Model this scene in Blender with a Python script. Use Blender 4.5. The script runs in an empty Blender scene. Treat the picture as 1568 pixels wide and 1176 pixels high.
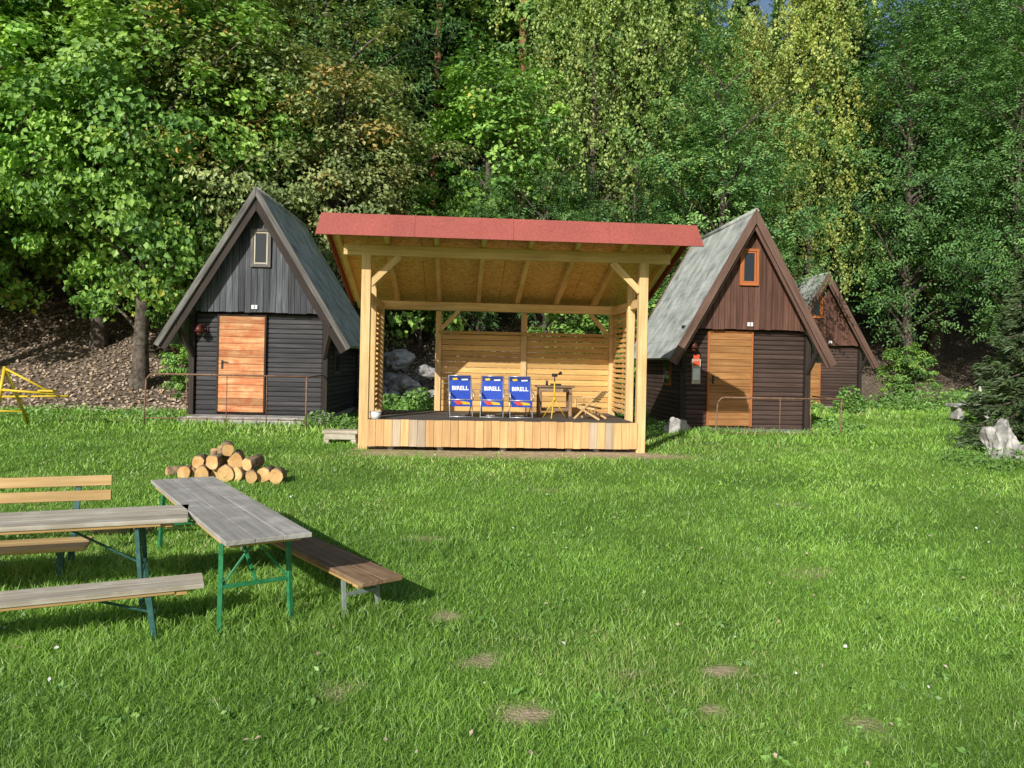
import bpy, math, random
import numpy as np
from mathutils import Vector, Matrix, noise as mnoise

random.seed(7)
RNG = np.random.default_rng(11)
S = bpy.context.scene
COL = S.collection
rad = math.radians

# ------------------------------------------------------------------ terrain
def sstep(t):
    t = np.clip(t, 0, 1)
    return t*t*(3-2*t)

def zg(x, y):
    x = np.asarray(x, dtype=float); y = np.asarray(y, dtype=float)
    b = 0.0425*np.clip(y-3, 0, 7.2)
    e = np.clip(y-10.2, 0, 6)
    b = b + 0.0425*(e - e*e/12.0)*0.75
    y0 = 18.0 + sstep((x-1)/9)*11 - sstep((-x-6)/4)*1.5
    t = np.maximum(0, y-y0)
    h = 0.5*t*t/(t+1.5)
    h = 26*(1-np.exp(-h/26))
    b = b + 0.012*np.sin(x*1.7+0.5*y)*np.sin(y*1.3+1)*sstep((y-2)/3)
    return b+h
def Z(x, y): return float(zg(x, y))

def fn(x, y, sc=1.0, seed=0):
    r = np.random.default_rng(seed)
    o = np.zeros_like(np.asarray(x, dtype=float))
    for i in range(7):
        a = r.uniform(0, 6.28); f = sc*r.uniform(.6, 2.4); p = r.uniform(0, 6.28)
        o = o + np.sin((x*math.cos(a)+y*math.sin(a))*f+p + 1.3*np.sin((x*math.sin(a)-y*math.cos(a))*f*.7+p*2))
    return o/7*1.6

# ------------------------------------------------------------------ materials
def nm(name):
    m = bpy.data.materials.new(name); m.use_nodes = True
    nt = m.node_tree
    for n in list(nt.nodes): nt.nodes.remove(n)
    out = nt.nodes.new('ShaderNodeOutputMaterial')
    return m, nt, out
def nd(nt, t, **kw):
    n = nt.nodes.new(t)
    for k, v in kw.items():
        if k in n.inputs: n.inputs[k].default_value = v
        else: setattr(n, k, v)
    return n
def c4(c): return (c[0], c[1], c[2], 1)
def ramp(nt, fac, stops):
    r = nt.nodes.new('ShaderNodeValToRGB')
    e = r.color_ramp.elements
    while len(e) < len(stops): e.new(0.5)
    for i, (p, c) in enumerate(stops):
        e[i].position = p; e[i].color = c4(c)
    nt.links.new(fac, r.inputs[0]); return r.outputs[0]
def mixc(nt, a, b, fac, mode='MIX'):
    m = nt.nodes.new('ShaderNodeMix'); m.data_type = 'RGBA'; m.blend_type = mode
    for s, v in ((6, a), (7, b), (0, fac)):
        if hasattr(v, 'is_output'): nt.links.new(v, m.inputs[s])
        else: m.inputs[s].default_value = v if s == 0 else c4(v)
    return m.outputs[2]
def mrange(nt, v, a, b, c, d):
    m = nd(nt, 'ShaderNodeMapRange'); nt.links.new(v, m.inputs[0])
    for i, q in enumerate((a, b, c, d)): m.inputs[i+1].default_value = q
    return m.outputs[0]
def attr(nt, name):
    a = nt.nodes.new('ShaderNodeAttribute'); a.attribute_name = name; return a.outputs['Fac']
def noise(nt, scale, detail=4, coord='Object', mscale=None, rough=.55):
    tc = nt.nodes.new('ShaderNodeTexCoord'); src = tc.outputs[coord]
    if mscale:
        mp = nt.nodes.new('ShaderNodeMapping'); mp.inputs['Scale'].default_value = mscale
        nt.links.new(src, mp.inputs[0]); src = mp.outputs[0]
    n = nd(nt, 'ShaderNodeTexNoise'); n.inputs['Scale'].default_value = scale; n.inputs['Detail'].default_value = detail
    n.inputs['Roughness'].default_value = rough
    nt.links.new(src, n.inputs['Vector']); return n.outputs['Fac']
def scalev(nt, col, fac):
    v = nt.nodes.new('ShaderNodeVectorMath'); v.operation = 'SCALE'
    nt.links.new(col, v.inputs[0])
    nt.links.new(fac, v.inputs['Scale']); return v.outputs[0]

def wood(name, c1, c2, c3=None, var=.35, rough=.75, su=1.3, sv=24, dirt=None, dirtamt=0.0, bump=.25, dsc=2.3, dlo=.45, dhi=.7):
    m, nt, out = nm(name)
    g = noise(nt, 1, 6, 'UV', (su, sv, 1), .65)
    col = ramp(nt, g, [(.3, c1), (.55, c2), (.75, c3 or c2)])
    if dirt:
        d = noise(nt, dsc, 6, 'Object', None, .65)
        f = mrange(nt, d, dlo, dhi, 0, dirtamt)
        col = mixc(nt, col, dirt, f)
    big = noise(nt, 1.7, 3)
    col = scalev(nt, col, mrange(nt, big, .3, .7, .86, 1.1))
    r = mrange(nt, attr(nt, 'rnd'), 0, 1, 1-var, 1+var*.7)
    col = scalev(nt, col, r)
    p = nd(nt, 'ShaderNodeBsdfPrincipled', Roughness=rough)
    p.inputs['Specular IOR Level'].default_value = .25
    nt.links.new(col, p.inputs['Base Color'])
    b = nd(nt, 'ShaderNodeBump', Strength=bump, Distance=.004); nt.links.new(g, b.inputs['Height'])
    nt.links.new(b.outputs[0], p.inputs['Normal'])
    nt.links.new(p.outputs[0], out.inputs[0]); return m

def plain(name, c1, c2=None, scale=6, rough=.7, metal=0, bump=.0, spec=.4, lo=.35, hi=.65):
    m, nt, out = nm(name)
    n = noise(nt, scale, 6)
    col = ramp(nt, n, [(lo, c1), (hi, c2 or c1)])
    p = nd(nt, 'ShaderNodeBsdfPrincipled', Roughness=rough, Metallic=metal)
    p.inputs['Specular IOR Level'].default_value = spec
    nt.links.new(col, p.inputs['Base Color'])
    if bump:
        b = nd(nt, 'ShaderNodeBump', Strength=bump, Distance=.02); nt.links.new(n, b.inputs['Height'])
        nt.links.new(b.outputs[0], p.inputs['Normal'])
    nt.links.new(p.outputs[0], out.inputs[0]); return m

def leafmat(name, stops, autumn, aut_lo=.8, aut_hi=.95, trans=.3, rough=.5, posn=.35, gain=1.0):
    m, nt, out = nm(name)
    stops = [(p, tuple(min(.85, k*gain) for k in c)) for p, c in stops]
    col = ramp(nt, attr(nt, 'rnd'), stops)
    f = mrange(nt, attr(nt, 'hue'), aut_lo, aut_hi, 0, .85)
    col = mixc(nt, col, autumn, f)
    oi = nt.nodes.new('ShaderNodeObjectInfo')
    r = mrange(nt, oi.outputs['Random'], 0, 1, .82, 1.18)
    col = scalev(nt, col, r)
    n = noise(nt, posn, 2)
    col = scalev(nt, col, mrange(nt, n, .3, .7, .72, 1.28))
    p = nd(nt, 'ShaderNodeBsdfDiffuse')
    gl = nd(nt, 'ShaderNodeBsdfGlossy', Roughness=rough); gl.inputs[0].default_value = (.9, .95, 1, 1)
    nt.links.new(col, p.inputs['Color'])
    m0 = nt.nodes.new('ShaderNodeMixShader'); m0.inputs[0].default_value = .04
    nt.links.new(p.outputs[0], m0.inputs[1]); nt.links.new(gl.outputs[0], m0.inputs[2])
    res = m0
    if trans > 0:
        t = nt.nodes.new('ShaderNodeBsdfTranslucent')
        tcol = mixc(nt, col, (1.0, 1.0, .35), 1.0, 'MULTIPLY')
        nt.links.new(tcol, t.inputs[0])
        res = nt.nodes.new('ShaderNodeMixShader'); res.inputs[0].default_value = trans
        nt.links.new(m0.outputs[0], res.inputs[1]); nt.links.new(t.outputs[0], res.inputs[2])
    nt.links.new(res.outputs[0], out.inputs[0]); return m

M = {}
M['pine'] = wood('fresh_pine', (.58, .35, .14), (.76, .52, .25), (.82, .6, .33), var=.15)
M['slat'] = wood('slat_pine', (.52, .28, .085), (.68, .41, .15), (.74, .48, .2), var=.28)
M['clad'] = wood('cladding', (.54, .29, .12), (.7, .42, .19), (.78, .54, .29), var=.2)
M['cladgrey'] = wood('cladding_grey', (.42, .31, .21), (.54, .42, .3), (.62, .51, .38), var=.15)
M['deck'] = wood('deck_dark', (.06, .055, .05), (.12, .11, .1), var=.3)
M['greygable'] = wood('grey_boards', (.025, .027, .033), (.095, .1, .11), (.22, .225, .235), var=.5, sv=30, su=1.0)
M['darksid'] = wood('dark_siding', (.034, .032, .034), (.062, .059, .063), (.11, .103, .105), var=.35)
M['dkbrown'] = wood('dark_brown_board', (.022, .016, .013), (.045, .033, .028), var=.3)
M['barge'] = wood('weathered_barge', (.05, .045, .04), (.15, .14, .13), (.28, .26, .24), var=.2)
M['brgable'] = wood('brown_boards', (.068, .031, .021), (.14, .068, .048), (.19, .1, .075), var=.28, sv=30)
M['brsid'] = wood('brown_siding', (.044, .027, .021), (.08, .051, .041), (.125, .086, .071), var=.3)
M['brbarge'] = wood('brown_barge', (.09, .05, .036), (.155, .09, .068), (.21, .13, .1), var=.15)
M['doorL'] = wood('orange_door', (.36, .1, .04), (.64, .33, .15), (.72, .5, .3), var=.35, sv=18, su=1.6, dirt=(.5, .13, .05), dirtamt=.9, dsc=5)
M['doorR'] = wood('brown_door', (.24, .1, .033), (.4, .19, .067), (.46, .26, .11), var=.2, sv=18)
M['frameR'] = wood('window_frame_orange', (.36, .1, .03), (.45, .15, .05), var=.1)
M['tabletop'] = wood('weathered_top', (.25, .23, .2), (.39, .365, .33), (.5, .475, .43), var=.07, sv=34, su=.9, dirt=(.62, .59, .54), dirtamt=.6, dsc=6, dlo=.5, dhi=.72)
M['lighttop'] = wood('pale_bench_top', (.32, .27, .19), (.52, .46, .36), (.64, .59, .5), var=.12, sv=30, dirt=(.66, .62, .54), dirtamt=.5, dsc=7, dlo=.5, dhi=.7)
M['brownbench'] = wood('brown_bench', (.15, .09, .05), (.29, .185, .11), (.42, .3, .21), var=.2, sv=28, dirt=(.44, .28, .16), dirtamt=.6, dsc=6)
M['yellowwood'] = wood('varnished_wood', (.44, .27, .1), (.6, .4, .18), (.66, .49, .27), var=.2)
M['edge'] = wood('board_edge', (.4, .24, .08), (.55, .36, .14), var=.15)
M['bark'] = plain('bark', (.045, .035, .028), (.15, .12, .095), 9, .9, bump=.8)
M['pinebark'] = plain('pine_bark', (.16, .07, .035), (.34, .16, .08), 7, .9, bump=.8)
M['logbark'] = plain('log_bark', (.14, .09, .05), (.36, .25, .15), 14, .9, bump=.8)
M['green'] = plain('green_paint', (.015, .15, .05), (.04, .24, .1), 25, .45)
M['teal'] = plain('teal_paint', (.02, .085, .075), (.05, .14, .12), 25, .5)
M['greymetal'] = plain('grey_green_paint', (.14, .19, .16), (.24, .27, .23), 20, .55)
M['black'] = plain('black_metal', (.012, .012, .012), (.03, .028, .026), 20, .5)
M['rust'] = plain('rusty_pipe', (.14, .075, .045), (.27, .15, .095), 18, .75)
M['yellow'] = plain('yellow_paint', (.6, .4, .02), (.7, .5, .03), 10, .45)
M['white'] = plain('white_paint', (.7, .7, .7), (.8, .8, .8), 10, .5)
M['blue'] = plain('blue_fabric', (.012, .05, .36), (.018, .07, .44), 12, .7)
M['navy'] = plain('navy_fabric', (.008, .02, .13), (.01, .03, .17), 12, .7)
M['redp'] = plain('red_print', (.6, .06, .03), (.65, .1, .03), 10, .6)
M['chrome'] = plain('pale_frame', (.5, .5, .5), (.6, .6, .6), 10, .35, .6)
M['conc'] = plain('concrete', (.24, .22, .2), (.46, .44, .4), 5, .9, bump=.5)
M['stone'] = plain('stone', (.2, .19, .175), (.55, .52, .48), 5, .9, bump=.8)
M['dkstone'] = plain('dark_stone', (.14, .13, .125), (.46, .44, .42), 4, .9, bump=.9)
M['lamp'] = plain('lamp_brown', (.08, .02, .015), (.12, .03, .02), 10, .4)
def mk_glass():
    m, nt, out = nm('window_glass')
    p = nd(nt, 'ShaderNodeBsdfPrincipled', Roughness=.08)
    p.inputs['Base Color'].default_value = (.02, .025, .03, 1)
    nt.links.new(p.outputs[0], out.inputs[0]); return m
M['glass'] = mk_glass()
def mk_osb():
    m, nt, out = nm('osb_board')
    tc = nt.nodes.new('ShaderNodeTexCoord')
    v = nd(nt, 'ShaderNodeTexVoronoi', Scale=26.0); nt.links.new(tc.outputs['Object'], v.inputs['Vector'])
    sp = nt.nodes.new('ShaderNodeSeparateColor'); nt.links.new(v.outputs['Color'], sp.inputs[0])
    col = ramp(nt, sp.outputs[0], [(0, (.6, .33, .1)), (.5, (.78, .46, .16)), (1, (.84, .56, .24))])
    p = nd(nt, 'ShaderNodeBsdfPrincipled', Roughness=.7); nt.links.new(col, p.inputs['Base Color'])
    nt.links.new(p.outputs[0], out.inputs[0]); return m
M['osb'] = mk_osb()
def mk_red():
    m, nt, out = nm('red_roofing')
    n = noise(nt, 40, 3); n2 = noise(nt, 1.5, 4)
    col = ramp(nt, n, [(.3, (.28, .06, .045)), (.7, (.38, .092, .07))])
    col = scalev(nt, col, mrange(nt, n2, .3, .7, .88, 1.1))
    p = nd(nt, 'ShaderNodeBsdfPrincipled', Roughness=.75); nt.links.new(col, p.inputs['Base Color'])
    b = nd(nt, 'ShaderNodeBump', Strength=.3, Distance=.003); nt.links.new(n, b.inputs['Height']); nt.links.new(b.outputs[0], p.inputs['Normal'])
    nt.links.new(p.outputs[0], out.inputs[0]); return m
M['red'] = mk_red()
def mk_roof():
    m, nt, out = nm('grey_roof_felt')
    tc = nt.nodes.new('ShaderNodeTexCoord')
    n = noise(nt, 3, 7); n2 = noise(nt, 40, 3)
    col = ramp(nt, n, [(.3, (.2, .22, .2)), (.5, (.4, .42, .39)), (.7, (.56, .57, .53))])
    col = scalev(nt, col, mrange(nt, n2, .3, .7, .75, 1.2))
    w = nd(nt, 'ShaderNodeTexWave', Scale=1.5); w.bands_direction = 'Z'; nt.links.new(tc.outputs['Object'], w.inputs['Vector'])
    w.wave_profile = 'SAW'
    col = scalev(nt, col, mrange(nt, w.outputs['Fac'], 0, .12, .78, 1))
    p = nd(nt, 'ShaderNodeBsdfPrincipled', Roughness=.85); nt.links.new(col, p.inputs['Base Color'])
    b = nd(nt, 'ShaderNodeBump', Strength=.5, Distance=.01); nt.links.new(n2, b.inputs['Height']); nt.links.new(b.outputs[0], p.inputs['Normal'])
    nt.links.new(p.outputs[0], out.inputs[0]); return m
M['roof'] = mk_roof()
def mk_logend():
    m, nt, out = nm('log_end')
    n = noise(nt, 9, 5)
    col = ramp(nt, n, [(.3, (.52, .27, .09)), (.6, (.7, .45, .19)), (.75, (.78, .58, .33))])
    p = nd(nt, 'ShaderNodeBsdfPrincipled', Roughness=.8); nt.links.new(col, p.inputs['Base Color'])
    nt.links.new(p.outputs[0], out.inputs[0]); return m
M['logend'] = mk_logend()

# ------------------------------------------------------------------ mesh builder
class MB:
    def __init__(s):
        s.v = []; s.f = []; s.m = []; s.r = []; s.uv = []; s.sm = []
    def face(s, idx, m, r, uv, sm=False):
        s.f.append(idx); s.m.append(m); s.r.append(r); s.uv.append(uv); s.sm.append(sm)
    def box(s, c, sz, m=0, R=None, r=None):
        c = Vector(c); r = random.random() if r is None else r
        R = R or Matrix.Identity(3); o = random.random()*20; o2 = random.random()*20
        L = max(range(3), key=lambda i: sz[i]); b = len(s.v); loc = []
        for x in (-.5, .5):
            for y in (-.5, .5):
                for z in (-.5, .5):
                    p = Vector((x*sz[0], y*sz[1], z*sz[2])); loc.append(p); s.v.append(c+R@p)
        def uv(p):
            q = [p[i] for i in range(3) if i != L]
            return (p[L]+o, q[0]+q[1]+o2)
        for f in ((0, 1, 3, 2), (4, 6, 7, 5), (0, 4, 5, 1), (2, 3, 7, 6), (0, 2, 6, 4), (1, 5, 7, 3)):
            s.face([b+i for i in f], m, r, [uv(loc[i]) for i in f])
    def beam(s, a, b, w, h, m=0, up=(0, 0, 1), r=None):
        a = Vector(a); b = Vector(b); x = (b-a); L = x.length; x.normalize()
        u = Vector(up); y = u.cross(x)
        if y.length < 1e-4: y = Vector((0, 1, 0)).cross(x)
        y.normalize(); z = x.cross(y)
        R = Matrix((x, y, z)).transposed()
        s.box((a+b)/2, (L, w, h), m, R, r)
    def cyl(s, a, b, r0, r1=None, n=10, m=0, cap=True, capm=None, jit=0, r=None):
        a = Vector(a); b = Vector(b); r1 = r0 if r1 is None else r1
        x = (b-a); L = x.length; x.normalize(); y = x.orthogonal().normalized(); z = x.cross(y)
        k = len(s.v); r = random.random() if r is None else r; o = random.random()*10
        js = [1+random.uniform(-jit, jit) for _ in range(n)]
        for e, (p, q) in enumerate(((a, r0), (b, r1))):
            for i in range(n):
                t = 2*math.pi*i/n
                s.v.append(p+(y*math.cos(t)+z*math.sin(t))*q*js[i])
        for i in range(n):
            j = (i+1) % n
            s.face([k+i, k+j, k+n+j, k+n+i], m, r, [(o, i*.05), (o, i*.05+.05), (L+o, i*.05+.05), (L+o, i*.05)], True)
        if cap:
            cm = m if capm is None else capm
            s.face([k+i for i in range(n)][::-1], cm, r, [(0, 0)]*n)
            s.face([k+n+i for i in range(n)], cm, r, [(0, 0)]*n)
    def tube(s, pts, r, n=8, m=0):
        for a, b in zip(pts[:-1], pts[1:]): s.cyl(a, b, r, r, n, m)
    def prism(s, pts, vec, m=0, axis=(0, 0, 1), r=None):
        pts = [Vector(p) for p in pts]; vec = Vector(vec); ax = Vector(axis).normalized()
        r = random.random() if r is None else r; k = len(s.v); n = len(pts); o = random.random()*20
        s.v += pts + [p+vec for p in pts]
        def uv(p):
            u = p.dot(ax); q = p-ax*u
            return (u+o, q.x+q.y+q.z+o)
        V = s.v
        s.face([k+i for i in range(n)], m, r, [uv(V[k+i]) for i in range(n)])
        s.face([k+n+i for i in range(n)][::-1], m, r, [uv(V[k+n+i]) for i in range(n)][::-1])
        for i in range(n):
            j = (i+1) % n; q = [k+j, k+i, k+n+i, k+n+j]
            s.face(q, m, r, [uv(V[a]) for a in q])
    def done(s, name, mats, parent=None, bevel=0, seg=1, loc=None, rot=None, fixn=True):
        me = bpy.data.meshes.new(name)
        me.from_pydata([tuple(v) for v in s.v], [], s.f)
        for mm in mats: me.materials.append(M[mm] if isinstance(mm, str) else mm)
        me.polygons.foreach_set('material_index', s.m)
        me.polygons.foreach_set('use_smooth', s.sm)
        a = me.attributes.new('rnd', 'FLOAT', 'FACE'); a.data.foreach_set('value', s.r)
        ul = me.uv_layers.new(name='UVMap'); fl = []
        for u in s.uv:
            for q in u: fl += [q[0], q[1]]
        ul.data.foreach_set('uv', fl)
        if fixn:
            import bmesh
            bm = bmesh.new(); bm.from_mesh(me); bmesh.ops.recalc_face_normals(bm, faces=bm.faces); bm.to_mesh(me); bm.free()
        me.update()
        ob = bpy.data.objects.new(name, me); COL.objects.link(ob)
        if parent: ob.parent = parent
        if loc: ob.location = loc
        if rot: ob.rotation_euler = rot
        if bevel:
            b = ob.modifiers.new('bevel', 'BEVEL'); b.width = bevel; b.segments = seg; b.limit_method = 'ANGLE'
        return ob

def empty(name, loc, yaw=0, parent=None):
    e = bpy.data.objects.new(name, None); COL.objects.link(e)
    e.location = loc; e.rotation_euler = (0, 0, yaw); e.empty_display_size = .2
    if parent: e.parent = parent
    return e

# ------------------------------------------------------------------ quads mesh (numpy)
def qmesh(name, V, Q, mi, rnd, hue, mats, smooth=None):
    me = bpy.data.meshes.new(name); V = np.asarray(V, dtype=np.float32); Q = np.asarray(Q, dtype=np.int32)
    me.vertices.add(len(V)); me.vertices.foreach_set('co', V.ravel())
    me.loops.add(Q.size); me.loops.foreach_set('vertex_index', Q.ravel())
    me.polygons.add(len(Q)); me.polygons.foreach_set('loop_start', np.arange(0, Q.size, 4, dtype=np.int32))
    for mm in mats: me.materials.append(mm)
    me.polygons.foreach_set('material_index', np.asarray(mi, dtype=np.int32))
    if smooth is not None: me.polygons.foreach_set('use_smooth', np.asarray(smooth, dtype=bool))
    me.update(calc_edges=True)
    a = me.attributes.new('rnd', 'FLOAT', 'FACE'); a.data.foreach_set('value', np.asarray(rnd, dtype=np.float32))
    a = me.attributes.new('hue', 'FLOAT', 'FACE'); a.data.foreach_set('value', np.asarray(hue, dtype=np.float32))
    return me

def unit(a): return a/np.maximum(1e-6, np.linalg.norm(a, axis=1, keepdims=True))
def leafquads(P, Nn, A, L, W):
    """rhombic leaves: centre P, normal Nn, axis hint A, length L, width W"""
    A = unit(A - Nn*np.sum(A*Nn, axis=1, keepdims=True)); B = np.cross(Nn, A)
    L = np.reshape(L, (-1, 1)); W = np.reshape(W, (-1, 1))
    droop = Nn*L*.12
    v = np.stack([P-A*L*.5-droop, P+B*W*.5-A*L*.08, P+A*L*.5-droop, P-B*W*.5-A*L*.08], axis=1)
    return v.reshape(-1, 3)

def rdir(n, r):
    return unit(r.normal(size=(n, 3)))

def tree_mesh(name, kind, H, R, cb, seed, ncl, per, ls, lmat, bark, tr=.16, orange=False):
    r = np.random.default_rng(seed); random.seed(seed)
    mb = MB()
    pts = []; wob = r.normal(size=(9, 2))*.05*H/8
    for i in range(9):
        t = i/8; pts.append(Vector((wob[:i+1, 0].sum()*.5, wob[:i+1, 1].sum()*.5, t*H*.93-.3)))
    for i in range(8):
        mb.cyl(pts[i], pts[i+1], tr*(1-i/8.6)**.8*(1.35 if i == 0 else 1), tr*(1-(i+1)/8.6)**.8, 8, 0, cap=False)
    def trunk_at(z):
        t = min(.999, max(0, (z+.3)/(H*.93)))*8; i = int(t); return pts[i].lerp(pts[i+1], t-i)
    hz = (H-cb)/2; cz = cb+hz
    VV = []; RN = []; HU = []
    if kind in 'ABDG':
        d = rdir(ncl, r); ra = .32+.68*r.random(ncl)**.55
        az = np.arctan2(d[:, 1], d[:, 0]); el = d[:, 2]; p = r.uniform(0, 6.28, 5)
        lobe = 1+.2*np.sin(2*az+p[0]+2*el)+.17*np.sin(5*az+p[1]+3*el)+.14*np.sin(7*el+p[2]+az)
        C = np.stack([d[:, 0]*R*ra*lobe, d[:, 1]*R*ra*lobe, cz+hz*np.sign(el)*np.abs(el)**.85*ra*(.9+.2*np.sin(3*az+p[3]))], 1)
        cr = R*r.uniform(.11, .25, ncl)
        chue = r.random(ncl)
        if orange:
            f = np.exp(-((C[:, 0]-R*.3)**2+(C[:, 2]-(cz+hz*.2))**2)/(R*.7)**2)
            chue = np.clip(chue*.75+f*.38, 0, 1)
        ctone = r.normal(size=ncl)*.19
        for i in range(0, ncl, 5):
            c = Vector(C[i]); hd = math.hypot(c.x, c.y)
            s0 = trunk_at(max(cb*.6, c.z-.6*hd-.3)); mid = s0.lerp(c, .5)+Vector((0, 0, .08*hd))
            q = tr*.32
            mb.cyl(s0, mid, q, q*.6, 5, 0, cap=False); mb.cyl(mid, c, q*.6, q*.2, 5, 0, cap=False)
        if kind == 'D':   # pinnate fronds
            nf = per; n = ncl*nf; ci = np.repeat(np.arange(ncl), nf)
            dd = rdir(n, r); dd[:, 2] = dd[:, 2]*.7+.15; dd = unit(dd)
            base = C[ci]+dd*(cr[ci]*r.uniform(.35, 1., n))[:, None]*np.array([1, 1, .7])
            out = unit(base-np.array([0, 0, cz-hz*.2]))
            ax = unit(dd*np.array([1, 1, .3])+rdir(n, r)*.5+np.array([0, 0, -.35]))
            nn = unit(np.array([0, 0, .5])+rdir(n, r)*.5+dd*.2+out*.55); nn = unit(nn-ax*np.sum(nn*ax, 1, keepdims=True))
            sd = np.cross(nn, ax); fl = r.uniform(.26, .42, n)*ls/.1
            nl = 7
            for k in range(nl):
                t = (k//2+.6)/(nl/2); side = 0 if k == nl-1 else (1 if k % 2 else -1)
                pos = base+ax*(fl*t*.95)[:, None]+sd*(side*ls*.36)
                pos[:, 2] -= .12*(t**2)*fl
                a2 = unit(ax*.45+sd*side*.9) if side else ax
                VV.append(leafquads(pos, unit(nn+rdir(n, r)*.3), a2, np.full(n, ls*.9), np.full(n, ls*.48)))
                RN.append(np.clip(.5+ctone[ci]+r.normal(size=n)*.17, 0, 1)); HU.append(np.clip(chue[ci]*.9+r.random(n)*.1, 0, 1))
        else:
            n = ncl*per; ci = np.repeat(np.arange(ncl), per)
            dd = rdir(n, r); dd[:, 2] = np.where(r.random(n) < .5, np.abs(dd[:, 2]), dd[:, 2])
            rr = r.uniform(.35, 1.08, n)**.6
            P = C[ci]+dd*(cr[ci]*rr)[:, None]*np.array([1.15, 1.15, .75])
            out = unit(P-np.array([0, 0, cz-hz*.2]))
            nn = unit(dd*.35+out*.6+np.array([0, 0, .35])+rdir(n, r)*.65)
            ax = unit(out*.5+np.array([0, 0, -.6])+rdir(n, r)*.7)
            sz = ls*r.uniform(.65, 1.25, n)
            VV.append(leafquads(P, nn, ax, sz, sz*(.8 if kind == 'A' else .6)))
            RN.append(np.clip(.5+ctone[ci]+r.normal(size=n)*.2, 0, 1)); HU.append(np.clip(chue[ci]*.85+r.random(n)*.15, 0, 1))
    elif kind == 'C':     # weeping birch
        ns = ncl
        az = r.uniform(0, 6.28, ns); t = r.random(ns)**.8
        top = cb+(H-cb)*(t*.95+.05)
        rr = R*np.sqrt(np.clip(1-t**1.6, .02, 1))*r.random(ns)**.5*(1+.25*np.sin(3*az+t*5)+.15*np.sin(7*az+2))
        g = np.floor(r.random(ns)*60)
        gx = r.normal(size=60)*.35*R*.5; gz = r.normal(size=60)*.6
        X = np.cos(az)*rr+gx[g.astype(int)]; Y = np.sin(az)*rr; Zt = top+gz[g.astype(int)]
        for i in range(0, ns, 14):
            s0 = trunk_at(max(cb*.7, Zt[i]-.9*rr[i])); c = Vector((X[i], Y[i], Zt[i])); mid = s0.lerp(c, .55)+Vector((0, 0, .25))
            mb.cyl(s0, mid, tr*.3, tr*.16, 5, 0, cap=False); mb.cyl(mid, c, tr*.16, tr*.05, 4, 0, cap=False)
        n = ns*per; ci = np.repeat(np.arange(ns), per)
        ln = r.uniform(.5, 1.7, ns); s = r.random(n)
        swx = r.normal(size=ns)*.3; swy = r.normal(size=ns)*.3
        P = np.stack([X[ci]+swx[ci]*np.sin(s*2.0)+r.normal(size=n)*.06+np.cos(az[ci])*.3*(1-s)**2*-1,
                      Y[ci]+swy[ci]*np.sin(s*2.0)+r.normal(size=n)*.06, Zt[ci]-s*ln[ci]], 1)
        nn = unit(rdir(n, r)+np.array([0, 0, .2])+.5*np.stack([np.cos(az[ci]), np.sin(az[ci]), az[ci]*0], 1)); ax = unit(np.array([0, 0, -1.])+rdir(n, r)*.6)
        sz = ls*r.uniform(.7, 1.2, n)
        VV.append(leafquads(P, nn, ax, sz, sz*.75)); tone = r.normal(size=60)*.17
        RN.append(np.clip(.5+tone[g.astype(int)][ci]+r.normal(size=n)*.2, 0, 1)); HU.append(np.clip(r.random(60)[g.astype(int)][ci]*.8+r.random(n)*.2, 0, 1))
    elif kind == 'E':     # spruce
        nb = ncl; t = np.linspace(0.02, .99, nb); zz = cb+(H-cb)*t; az = np.arange(nb)*2.4+r.normal(size=nb)*.3
        ln = R*(1-t)**.85*r.uniform(.75, 1.15, nb)+.08
        for i in range(0, nb, 2):
            a = trunk_at(zz[i]); b = a+Vector((math.cos(az[i])*ln[i]*.8, math.sin(az[i])*ln[i]*.8, -.22*ln[i]))
            mb.cyl(a, b, .03, .01, 4, 0, cap=False)
        n = nb*per; ci = np.repeat(np.arange(nb), per); s = r.random(n)**.75
        w = r.normal(size=n)*.22*(1-s*.6)*ln[ci]*.7
        P = np.stack([np.cos(az[ci])*ln[ci]*s-np.sin(az[ci])*w, np.sin(az[ci])*ln[ci]*s+np.cos(az[ci])*w,
                      zz[ci]-.3*ln[ci]*s+.12*ln[ci]*s**3-np.abs(w)*.3-r.random(n)*.12], 1)
        ax = unit(np.stack([np.cos(az[ci]), np.sin(az[ci]), np.full(n, -.25)], 1)+rdir(n, r)*.55)
        nn = unit(np.array([0, 0, 1.])+rdir(n, r)*.7)
        sz = ls*r.uniform(.7, 1.3, n)
        VV.append(leafquads(P, nn, ax, sz*1.4, sz*.4))
        RN.append(np.clip(.5+r.normal(size=n)*.22, 0, 1)); HU.append(r.random(n)*.5)
    Vt = np.array([tuple(v) for v in mb.v]); Qt = np.array(mb.f)
    VL = np.concatenate(VV); nl = len(VL)//4
    QL = np.arange(nl*4).reshape(-1, 4)+len(Vt)
    V = np.concatenate([Vt, VL]); Q = np.concatenate([Qt, QL])
    mi = np.concatenate([np.zeros(len(Qt)), np.ones(nl)])
    rn = np.concatenate([np.full(len(Qt), .5)]+RN); hu = np.concatenate([np.zeros(len(Qt))]+HU)
    sm = np.concatenate([np.ones(len(Qt)), np.zeros(nl)])
    return qmesh(name, V, Q, mi, rn, hu, [bark, lmat], sm)

def put(name, me, x, y, rz=0, sc=1.0, dz=0, parent=None, szz=None):
    o = bpy.data.objects.new(name, me); COL.objects.link(o)
    o.location = (x, y, Z(x, y)+dz); o.rotation_euler = (0, 0, rz); o.scale = (sc, sc, szz or sc)
    if parent: o.parent = parent
    return o

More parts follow.
